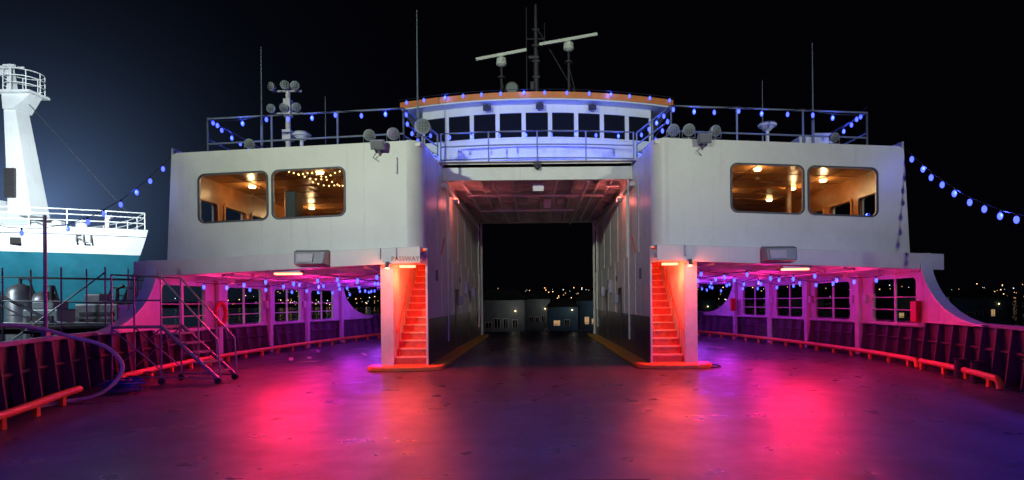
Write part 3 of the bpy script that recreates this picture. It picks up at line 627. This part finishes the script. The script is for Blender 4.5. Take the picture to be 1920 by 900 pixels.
for xx in(x0,x1,-6.85):
    for yy in(y0,y1): m.tube([(xx,yy-0.03,0.075),(xx,yy+0.03,0.075)],0.07,12)
m.obj('castors',M['black'],rs,True)
h=MB(); P=[(-9.6,-7.2,1.2),(-9.3,-6.0,1.25),(-9.0,-5.2,1.38),(-8.75,-4.7,1.30),(-8.5,-4.4,1.15),(-8.0,-4.2,0.95),(-7.75,-4.1,0.6),(-7.75,-4.3,0.3),(-7.9,-4.6,0.1),(-8.2,-5.0,0.05),(-8.3,-5.6,0.05)]
Q=[]
for i in range(len(P)-1):
    p0=Vector(P[max(i-1,0)]);p1=Vector(P[i]);p2=Vector(P[i+1]);p3=Vector(P[min(i+2,len(P)-1)])
    for k in range(6):
        t=k/6; Q.append(0.5*((2*p1)+(-p0+p2)*t+(2*p0-5*p1+4*p2-p3)*t*t+(-p0+3*p1-3*p2+p3)*t**3))
h.tube(Q,0.035,8); h.obj('pale_hose',M['hose'],None,True)
h=MB(); R=[]
for i in range(160):
    a=i*0.42; rad=0.15+0.1*math.sin(i*0.13)+0.06*math.sin(i*0.71); R.append((-8.15+rad*1.6*math.cos(a)+0.05*math.sin(i*.37),-3.55+rad*math.sin(a),0.03+0.0012*i+0.03*abs(math.sin(i*0.5))))
h.tube(R,0.016,6); h.obj('blue_rope_pile',M['rope'],None,True)
h=MB(); h.cyl((-9.25,-4.0,-1),(-9.25,-4.0,3.4),0.03,n=10); h.tube([(-9.25,-4.0,1.2),(-10.6,-3.0,1.2)],0.02,6); h.box(-9.30,-9.20,-4.05,-3.95,1.1,1.25); h.obj('steel_pole',M['steel'],None,True)
e=empty('life_ring'); m=MB()
m.tube([(-(b(2.65)-0.30)+0*1,2.53+0.30*math.cos(a)*0.9,1.42+0.33*math.sin(a)) for a in np.linspace(0,2*math.pi,24,endpoint=False)],0.06,8,True); m.obj('ring',M['red'],e,True)
e=empty('fire_extinguisher_box'); xx=b(-0.1)-0.13; m=MB(); m.box(xx-0.14,xx,-0.26,-0.02,1.08,1.62); m.obj('cabinet',M['red'],e,bevel=0.02)
m=MB(); m.box(xx-0.12,xx-0.02,-0.27,-0.261,1.2,1.5); m.obj('door_panel',M['textred'],e)
e=empty('fire_extinguisher_box'); m=MB(); xx=b(10.5)-0.25; m.box(xx-0.2,xx,10.2,10.4,1.2,1.75); m.obj('cabinet',M['red'],e,bevel=0.02)
e=MB(); 
for yy in(-3.2,-2.75): e.tube([(8.75,yy,0),(8.75,yy,0.4),(8.75,yy,0.42)],[0.1,0.1,0.13],12)
e.box(8.55,8.95,-3.4,-2.55,0.002,0.03); e.obj('mooring_bitts',M['dark'],None,True)
e=MB(); e.box(-8.9,-8.55,-6.3,-5.9,0.35,1.0); e.obj('valve_cabinet',M['red'],None,bevel=0.02)
e=MB(); 
for a in [(0.2,1.0,-9.45,-9.42),(0.2,1.0,-9.85,-9.82),(0.2,0.23,-9.82,-9.45),(0.97,1.0,-9.82,-9.45)]: e.box(*a,0.001,0.006)
e.obj('deck_hatch_seam',M['black'],ferry)
e=MB()
for (x,y,w_,l_) in ((-7.6,3.0,0.12,0.9),(-7.2,3.4,0.12,0.7),(-6.8,2.2,0.6,0.1),(-5.8,4.5,0.12,1.1),(-7.9,6,0.1,1.2),(-6.6,6.8,0.5,0.12),(6.3,6.0,0.12,1.0)): e.obox((x,y,0.003),(w_,l_,0.003),0.4)
e.obj('deck_paint_marks',M['white2'],ferry)
e=MB(); e.tube([(4.3+0.25*math.sin(t),-0.15+0.35*math.cos(t),0.03) for t in np.linspace(0,3.4,20)],0.02,6); e.obj('black_cable',M['black'],None,True)

# ------------------------------------------------------------------ moored white ship (left)
ship=empty('moored_ship',(-1.1,0,0.42)); aft=empty('upperworks',(-0.35,0,0),ship)
st=np.linspace(0,1,22); YC=22
def hull(zr0,zr1,nz,name,m_):
    mb=MB()
    for side in(-1,1):
        rows=[]
        for k in range(nz+1):
            z=zr0+(zr1-zr0)*k/nz; row=[]
            for t in st:
                f=(z+4)/10.0
                xb=-23.4-4.6*(1-f)**1.2; x=xb-t*30
                hb=(4.6+1.0*f)*(1-(1-min(1,t*2.4))**(1.6+0.8*f))
                row.append((x,YC+side*hb,z-(0.6*min(1,t*1.6) if z>4.4 else 0)*max(0,(z-4.4)/1.6)))
            rows.append(row)
        for a,c in zip(rows[:-1],rows[1:]): mb.strip(a,c)
    return mb.obj(name,m_,ship,True)
hull(-3.9,4.4,8,'hull_lower',M['teal']); hull(4.4,6.0,4,'hull_upper',M['shipw'])
mb=MB(); de=[]
for side in(-1,1):
    de.append([(-23.4-t*30,YC+side*5.6*(1-(1-min(1,t*2.4))**2.4),5.55-0.35*min(1,t*1.6)) for t in st])
mb.strip(de[0],de[1]); mb.obj('ship_deck',M['shipw'],ship)
edge=[(-23.5-t*30,YC-5.5*(1-(1-min(1,t*2.4))**2.4),6.0-0.6*min(1,t*1.6)) for t in st[:14]]
mb=MB()
for dz in(0.4,0.75,1.05): mb.tube([(p[0]-0.1,p[1],p[2]+dz) for p in edge],0.035,6); mb.tube([(p[0]-0.1,2*YC-p[1],p[2]+dz) for p in edge],0.035,6)
for i in range(0,14): p=edge[i]; mb.cyl((p[0]-0.1,p[1],p[2]),(p[0]-0.1,p[1],p[2]+1.05),0.035,n=6); mb.cyl((p[0]-0.1,2*YC-p[1],p[2]),(p[0]-0.1,2*YC-p[1],p[2]+1.05),0.035,n=6)
mb.obj('bow_railing',M['shipw'],ship,True)
mb=MB(); mb.box(-44,-30.6,19,25,5.3,7.0); mb.box(-44,-32.4,19.5,24.5,7.0,8.0); mb.obj('forecastle_house',M['shipw'],aft,bevel=0.08)
mb=MB(); mb.box(-29.5,-28.2,20.5,22,5.3,6.3); mb.cyl((-26.8,21,5.4),(-26.8,21,6.5),0.3)
mb.cyl((-27.5,20,5.4),(-27.5,20,6.3),0.25); mb.box(-28.3,-27.9,19,19.6,5.3,6.2); mb.tube([(-25.6,21.5,5.5),(-25.6,21.5,6.6),(-25.3,21.5,6.8)],0.12,8); mb.obj('windlass_and_vents',M['shipw'],ship,True)
mb=MB()
for (xx,zz) in ((-30.2,5.0),(-28.4,5.0)): mb.obox((xx,YC-5.6*(1-(1-min(1,(-23.6-xx)/30*2.4))**2.3)-0.02,zz),(0.5,0.06,0.35),0.25)
mb.obj('hawse_openings',M['black'],ship)
mb=MB()
def tap(mb,c0,w0,c1,w1,d0=0.7,d1=0.45):
    vs=[]
    for c,w_,d_ in((c0,w0,d0),(c1,w1,d1)):
        vs+=[(c[0]-w_,c[1]-d_,c[2]),(c[0]+w_,c[1]-d_,c[2]),(c[0]+w_,c[1]+d_,c[2]),(c[0]-w_,c[1]+d_,c[2])]
    mb.add(vs,[(0,1,2,3),(4,5,6,7),(0,1,5,4),(1,2,6,5),(2,3,7,6),(3,0,4,7)])
tap(mb,(-30.5,22,6.9),0.72,(-31.4,22,14.8),0.30)
tap(mb,(-31.5,22,14.8),0.2,(-31.6,22,16.5),0.12,0.2,0.1)
mb.box(-31.9,-29.8,21.2,22.8,14.5,14.65); tap(mb,(-31.2,22,13.5),0.3,(-30.9,22,14.5),0.9)
mb.tube([(-31.8,21,15.9),(-29.9,21,15.9)],0.05,6)
mb.obox((-31.9,21.8,16.0),(0.3,0.3,0.6)); mb.obox((-31.6,21.9,16.4),(0.7,0.15,0.12))
mb.obj('ship_mast',M['shipw'],aft)
mb=MB()
for zz in(15.05,15.5,15.9): mb.tube([(-30.75+1.0*math.cos(a),22+1.0*math.sin(a),zz) for a in np.linspace(0,2*math.pi,20,endpoint=False)],0.03,6,True)
for a in np.linspace(0,2*math.pi,8,endpoint=False): mb.cyl((-30.75+math.cos(a),22+math.sin(a),14.6),(-30.75+math.cos(a),22+math.sin(a),15.9),0.03,n=6)
mb.obj('crow_nest_railing',M['shipw'],aft)
mb=MB(); mb.box(-31.3,-30.7,21.15,21.3,8.0,9.8); mb.box(-31.0,-30.3,18.95,18.99,5.6,6.6)
for k in range(9): mb.box(-31.35,-30.65,21.13,21.149,8.05+k*0.2,8.12+k*0.2)
mb.obj('ship_vents',M['dark'],aft)
mb=MB(); mb.tube([(-31,22,14.2),(-24.5,22,6.9)],0.02,5); mb.obj('forestay',M['dark'],ship)
text('bow_name','FLI',0.72,(-25.75,19.78,5.22),(math.radians(80),0,math.radians(38)),M['black'],ship,0.03)
fl_=empty('ship_floodlight'); 
light('lamp','SPOT',(-21,6,11),33000,(0.86,0.96,1.0),fl_,0.5,(-31.5,21,8.8),76,0.8)
m=MB(); m.obox((-21,5.8,11.1),(0.8,0.3,0.5),0.6); m.cyl((-21,5.7,11),(-21,5.7,-3),0.1); m.obj('dock_lamp_post',M['dark'],fl_)

# ------------------------------------------------------------------ pier on the left with tanks & scaffolding
pier=empty('timber_pier'); m=MB(); m.box(-30,-11.2,2,14,0.1,0.35)
for xx in np.arange(-29,-11,2.4):
    m.cyl((xx,2.2,-3.3),(xx,2.2,1.3),0.16,n=10)
m.box(-30,-11.2,1.95,2.1,0.9,1.05); m.obj('pier_structure',M['timber'],pier)
for i,(xx,yy) in enumerate(((-18.0,4.2),(-17.1,4.4),(-16.2,4.3),(-18.9,4.5),(-15.2,6.2))):
    e=empty('storage_tank'); hz=(2.3,2.45,2.2,2.5,1.9)[i]; m=MB(); m.tube([(xx,yy,0.35),(xx,yy,hz-0.3),(xx,yy,hz-0.1),(xx,yy,hz)],[0.38,0.38,0.28,0.05],18)
    for zz in(0.8,1.4): m.tube([(xx,yy,zz),(xx,yy,zz+0.04)],0.395,18)
    m.obj('tank_shell',M['steel'],e,True); m=MB(); m.cyl((xx,yy,hz),(xx,yy,hz+0.2),0.05); m.tube([(xx,yy,hz+0.15),(xx+0.3,yy,hz+0.15),(xx+0.45,yy,hz-0.4)],0.03,6); m.obj('valve',M['dark'],e)
e=empty('machinery_crate'); m=MB(); m.box(-16.0,-14.9,3.2,4.0,0.35,1.6); m.box(-15.8,-15.1,3.3,3.9,1.6,1.85); m.obj('crate_body',M['railm'],e,bevel=0.04)
m=MB(); m.box(-15.85,-15.05,3.17,3.199,0.6,1.4); m.cyl((-15.4,3.6,1.85),(-15.4,3.6,2.35),0.06); m.obj('grille_and_exhaust',M['dark'],e)
e=empty('machinery_crate'); m=MB(); m.box(-13.9,-12.6,2.6,3.5,0.35,1.75); m.box(-13.7,-13.2,2.7,3.2,1.75,2.05); m.obj('crate_body',M['steel'],e,bevel=0.04)
m=MB(); 
for k in range(5): m.box(-13.75,-12.75,2.575,2.599,0.6+k*0.2,0.7+k*0.2)
m.tube([(-12.9,3,1.75),(-12.9,3,2.2),(-12.7,3,2.3)],0.05,8); m.obj('grille_and_exhaust',M['dark'],e)
e=empty('yellow_forklift'); m=MB(); m.box(-15.0,-13.6,5,6,0.6,1.3); m.box(-14.9,-14.4,5.1,5.9,1.3,1.7); m.obj('body',M['yellow'],e,bevel=0.06)
m=MB()
for xx in(-14.9,-13.8):
    for yy in(5.05,5.95): m.tube([(xx,yy-0.1,0.62),(xx,yy+0.1,0.62)],0.27,14)
m.tube([(-14.8,5.1,1.7),(-14.6,5.1,2.3),(-13.8,5.1,2.3),(-13.7,5.1,1.3)],0.03,6); m.tube([(-14.8,5.9,1.7),(-14.6,5.9,2.3),(-13.8,5.9,2.3),(-13.7,5.9,1.3)],0.03,6); m.box(-13.5,-13.4,5.2,5.8,0.4,2.2)
m.obj('wheels_and_cage',M['black'],e)
e=empty('scaffolding'); m=MB()
for xx in(-16.2,-14.6,-13.0,-11.8,-10.9):
    for yy in(1.0,1.9): m.cyl((xx,yy,-3),(xx,yy,2.75 if xx>-15 else 2.2),0.022,n=6)
for zz in(1.25,1.85,2.5): m.tube([(-14.6,1.0,zz),(-10.9,1.0,zz-0.1)],0.02,6); m.tube([(-14.6,1.9,zz),(-10.9,1.9,zz-0.1)],0.02,6)
m.tube([(-16.2,1.0,2.5),(-13.0,1.0,0.9)],0.02,6); m.tube([(-14.6,1.0,0.6),(-11.8,1.0,2.6)],0.02,6); m.tube([(-18,1.2,1.1),(-10.9,1.2,1.1)],0.05,6); m.tube([(-16.5,1.1,2.9),(-13.2,1.1,1.2)],0.04,6)
m.obj('scaffold_tubes',M['steel'],e,True)
m=MB(); m.box(-18,-10.6,1.0,1.9,1.08,1.14); m.obj('scaffold_planks',M['timber'],e)
e=empty('pier_fill_lamp'); m=MB(); m.cyl((-20.5,-1.2,-3),(-20.5,-1.2,5.3),0.06); m.obox((-20.4,-1.1,5.3),(0.4,0.25,0.12)); m.obj('post_and_head',M['steel'],e)  # added fill lamp out of view, stands in for ship floodlight spill on tanks
light('lamp','SPOT',(-20.3,-1.0,5.2),1900,(0.75,0.9,1.0),e,0.15,(-15.0,4.5,1.2),66,0.7)

# ------------------------------------------------------------------ surroundings
wm=bpy.data.materials.new('water'); wm.use_nodes=True; N=wm.node_tree.nodes; L=wm.node_tree.links; bb=N['Principled BSDF']
bb.inputs['Base Color'].default_value=(0.004,0.007,0.012,1); bb.inputs['Roughness'].default_value=0.08
n=N.new('ShaderNodeTexNoise'); n.inputs['Scale'].default_value=0.8; n.inputs['Detail'].default_value=4; g_=N.new('ShaderNodeNewGeometry'); L.new(g_.outputs['Position'],n.inputs['Vector'])
bp=N.new('ShaderNodeBump'); bp.inputs['Strength'].default_value=0.5; bp.inputs['Distance'].default_value=0.3; L.new(n.outputs['Fac'],bp.inputs['Height']); L.new(bp.outputs['Normal'],bb.inputs['Normal'])
w=MB(); w.add([(-3000,-500,-3.2),(3000,-500,-3.2),(3000,4000,-3.2),(-3000,4000,-3.2)],[(0,1,2,3)]); w.obj('water',wm)
hl=MB(); xs_=np.linspace(-1800,1800,160)
def ridge(x): return 16+7*math.sin(x*0.004+1)+4*math.sin(x*0.013)+2.0*math.sin(x*0.05)+random.uniform(-.8,.8)
top=[(x,950+60*math.sin(x*0.01),ridge(x)) for x in xs_]; base=[(x,820,-3.3) for x in xs_]
hl.strip(base,top); hl.obj('hills',M['hill'])
for nm,mm,cnt in(('town_lights',M['city'],330),('town_lights',M['cityw'],120)):
    c=MB()
    for i in range(cnt):
        x=random.gauss(random.choice([-700,-250,0,20,250,600,800]),110); z=random.choice([random.uniform(0,8),random.uniform(8,20)]); y=790
        r_=random.choice([0.3,0.4,0.65]); c.sph((x,y,z),r_,1,5,4)
    c.obj(nm,mm)
def house(x,y,w_,d_,h_,col,litw,roofh=1.6,z0=-2.6,porch=16):
    e=empty('floating_house',(0,0,0)); m=MB(); m.box(x-w_/2,x+w_/2,y,y+d_,z0,z0+h_); m.box(x-w_/2-0.6,x+w_/2+0.6,y-0.8,y+d_,z0-0.7,z0-0.004); m.obj('walls',M[col],e)
    m=MB(); za=z0+h_; m.add([(x-w_/2-.3,y-.3,za),(x+w_/2+.3,y-.3,za),(x+w_/2+.3,y+d_+.3,za),(x-w_/2-.3,y+d_+.3,za),(x-w_/2+.9,y+d_/2,za+roofh),(x+w_/2-.9,y+d_/2,za+roofh)],[(0,1,5,4),(2,3,4,5),(1,2,5),(3,0,4),(0,1,2,3)]); m.obj('roof',M['roof'],e)
    wl=MB(); wd=MB(); fr_=MB(); nfl=max(1,int(h_//2.4)); nw=int(w_//1.5)
    for fl0 in range(nfl):
        for i in range(nw):
            xx=x-w_/2+0.8+i*(w_-1.2)/nw; zz=z0+0.7+fl0*2.5; tgt=wl if random.random()<litw else wd; ww=random.uniform(0.5,0.9); hh=random.uniform(0.7,1.3)
            tgt.box(xx,xx+ww,y-0.02,y-0.005,zz,zz+hh); 
            fr_.box(xx-0.07,xx,y-0.05,y-0.004,zz-0.07,zz+hh+.07); fr_.box(xx+ww,xx+ww+.07,y-0.05,y-0.004,zz-0.07,zz+hh+.07); fr_.box(xx,xx+ww,y-0.05,y-0.021,zz+hh,zz+hh+.07); fr_.box(xx+ww/2,xx+ww/2+0.05,y-0.05,y-0.021,zz,zz+hh)
    if wl.v: wl.obj('lit_windows',M['winlit'],e)
    if wd.v: wd.obj('dark_windows',M['glassdk'],e)
    fr_.obj('window_frames',M['white2'],e)
    m=MB(); m.box(x-w_/2-0.5,x+w_/2+0.5,y-0.75,y-0.70,z0+0.9,z0+0.97)
    for k in range(8): xx=x-w_/2-0.5+k*(w_+1)/7; m.box(xx-0.03,xx+0.03,y-0.75,y-0.70,z0,z0+0.9)
    m.obj('porch_rail',M['timber'],e)
    if porch: light('porch_light','POINT',(x+w_*0.3,y-2.5,z0+3.4),porch,(0.9,0.85,0.7),e,0.1)
    m=MB(); m.sph((x+w_*0.3,y-0.25,z0+3.0),0.07); m.obj('porch_lamp',M['warm'],e)
house(-4.9,66,6.2,7,4.5,'siding',0.3,porch=60); house(3.8,72,4.4,7,3.4,'siding2',0.6,1.3,porch=45); house(8.2,76,3.4,7,4.3,'siding2',0.2,porch=25); house(-13,76,6,7,4.2,'siding',0.15,porch=0)
house(0.0,88,4.5,7,4.7,'siding',0.3,porch=45); house(-20,95,7,7,4.9,'siding2',0.15,porch=0)
house(70,92,10,8,4.4,'siding',0.18,porch=60); house(84,96,10,8,4.2,'siding2',0.15,porch=0); house(54,105,9,8,4.6,'siding',0.12,porch=0); house(30,98,9,8,4.4,'siding2',0.1,porch=0)

# ------------------------------------------------------------------ dock floodlights that light the boat front (behind the camera)
def pole_flood(x,y,z,power,aim,col,ang):
    e=empty('dock_floodlight_pole'); m=MB(); m.cyl((x,y-0.3,-3.2),(x,y-0.3,z+0.2),0.14,0.09); m.obox((x,y,z+0.3),(0.9,0.4,0.5)); m.obj('pole_and_housing',M['steel'],e)
    light('lamp','SPOT',(x,y+0.45,z),power,col,e,0.35,aim,ang,1.0)
pole_flood(-11,-27,8.5,17500,(-3.2,0,8.2),(0.88,1.0,0.82),39)
pole_flood(12,-27,8.5,8200,(5.4,0,8.0),(0.90,1.0,0.88),38)
e=empty('bow_deck_fill');  # added out-of-view fill lamps and posts, tinting the deck blue and purple
for (x,y,z,p,c,am) in ((9.8,-12,4.6,2000,(0.06,0.06,1.0),(7.5,-8.5,0)),(-9.8,-12.5,4.6,850,(0.13,0.07,1.0),(-6,-8,0)),(0,-18,5,900,(0.50,0.04,0.95),(0,-7,0))):
    m=MB(); m.cyl((x,y,-1),(x,y,z+0.1),0.05); m.sph((x,y,z+0.2),0.14); m.obj('fill_lamp_post',M['steel'],e,True); light('lamp','SPOT',(x,y+0.25,z),p,c,e,0.25,am,105,0.9)

# ------------------------------------------------------------------ world + moon-dim sun
W=bpy.data.worlds.new('World'); S.world=W; W.use_nodes=True; nt=W.node_tree; N=nt.nodes; L=nt.links
for n in list(N): N.remove(n)
out=N.new('ShaderNodeOutputWorld'); bg=N.new('ShaderNodeBackground'); sky=N.new('ShaderNodeTexSky'); sky.sky_type='NISHITA'; sky.sun_disc=False
sky.sun_elevation=math.radians(-8); sky.sun_rotation=math.radians(200); L.new(sky.outputs[0],bg.inputs['Color']); bg.inputs['Strength'].default_value=0.004
tc=N.new('ShaderNodeTexCoord'); dt=N.new('ShaderNodeVectorMath'); dt.operation='DOT_PRODUCT'; nm=N.new('ShaderNodeVectorMath'); nm.operation='NORMALIZE'
L.new(tc.outputs['Generated'],nm.inputs[0]); L.new(nm.outputs['Vector'],dt.inputs[0]); dt.inputs[1].default_value=Vector((-930,1102,190)).normalized()
ac=N.new('ShaderNodeMath'); ac.operation='ARCCOSINE'; L.new(dt.outputs['Value'],ac.inputs[0])
sq=N.new('ShaderNodeMath'); sq.operation='DIVIDE'; L.new(ac.outputs[0],sq.inputs[0]); sq.inputs[1].default_value=math.radians(4.2)
ng=N.new('ShaderNodeMath'); ng.operation='MULTIPLY'; L.new(sq.outputs[0],ng.inputs[0]); ng.inputs[1].default_value=-1.0
ex=N.new('ShaderNodeMath'); ex.operation='EXPONENT'; L.new(ng.outputs[0],ex.inputs[0])
bg2=N.new('ShaderNodeBackground'); bg2.inputs['Color'].default_value=(0.10,0.17,0.34,1); L.new(ex.outputs[0],bg2.inputs['Strength'])  # haze glow around the floodlit ship, painted into the sky by direction
bg3=N.new('ShaderNodeBackground'); bg3.inputs['Color'].default_value=(0.0008,0.0008,0.0016,1); bg3.inputs['Strength'].default_value=1
a1=N.new('ShaderNodeAddShader'); a2=N.new('ShaderNodeAddShader'); L.new(bg.outputs[0],a1.inputs[0]); L.new(bg2.outputs[0],a1.inputs[1]); L.new(a1.outputs[0],a2.inputs[0]); L.new(bg3.outputs[0],a2.inputs[1]); L.new(a2.outputs[0],out.inputs['Surface'])
sl=bpy.data.lights.new('moonlight','SUN'); sl.energy=0.02; sl.angle=math.radians(0.5); sl.color=(0.7,0.8,1); so=bpy.data.objects.new('moonlight',sl); COL.objects.link(so); so.rotation_euler=(math.radians(50),0,math.radians(-20))

# ------------------------------------------------------------------ camera
cd=bpy.data.cameras.new('camera'); cam=bpy.data.objects.new('camera',cd); COL.objects.link(cam)
cam.location=(-0.05,-15,1.7); cam.rotation_euler=(math.pi/2,0.0095,0); cd.sensor_width=36; cd.lens=1102/1920*36; cd.shift_x=-47/1920; cd.shift_y=115/1920
cd.clip_end=6000; cd.clip_start=0.1; S.camera=cam
S.view_settings.view_transform='Standard'; S.view_settings.look='None'; S.view_settings.exposure=0; S.view_settings.gamma=1
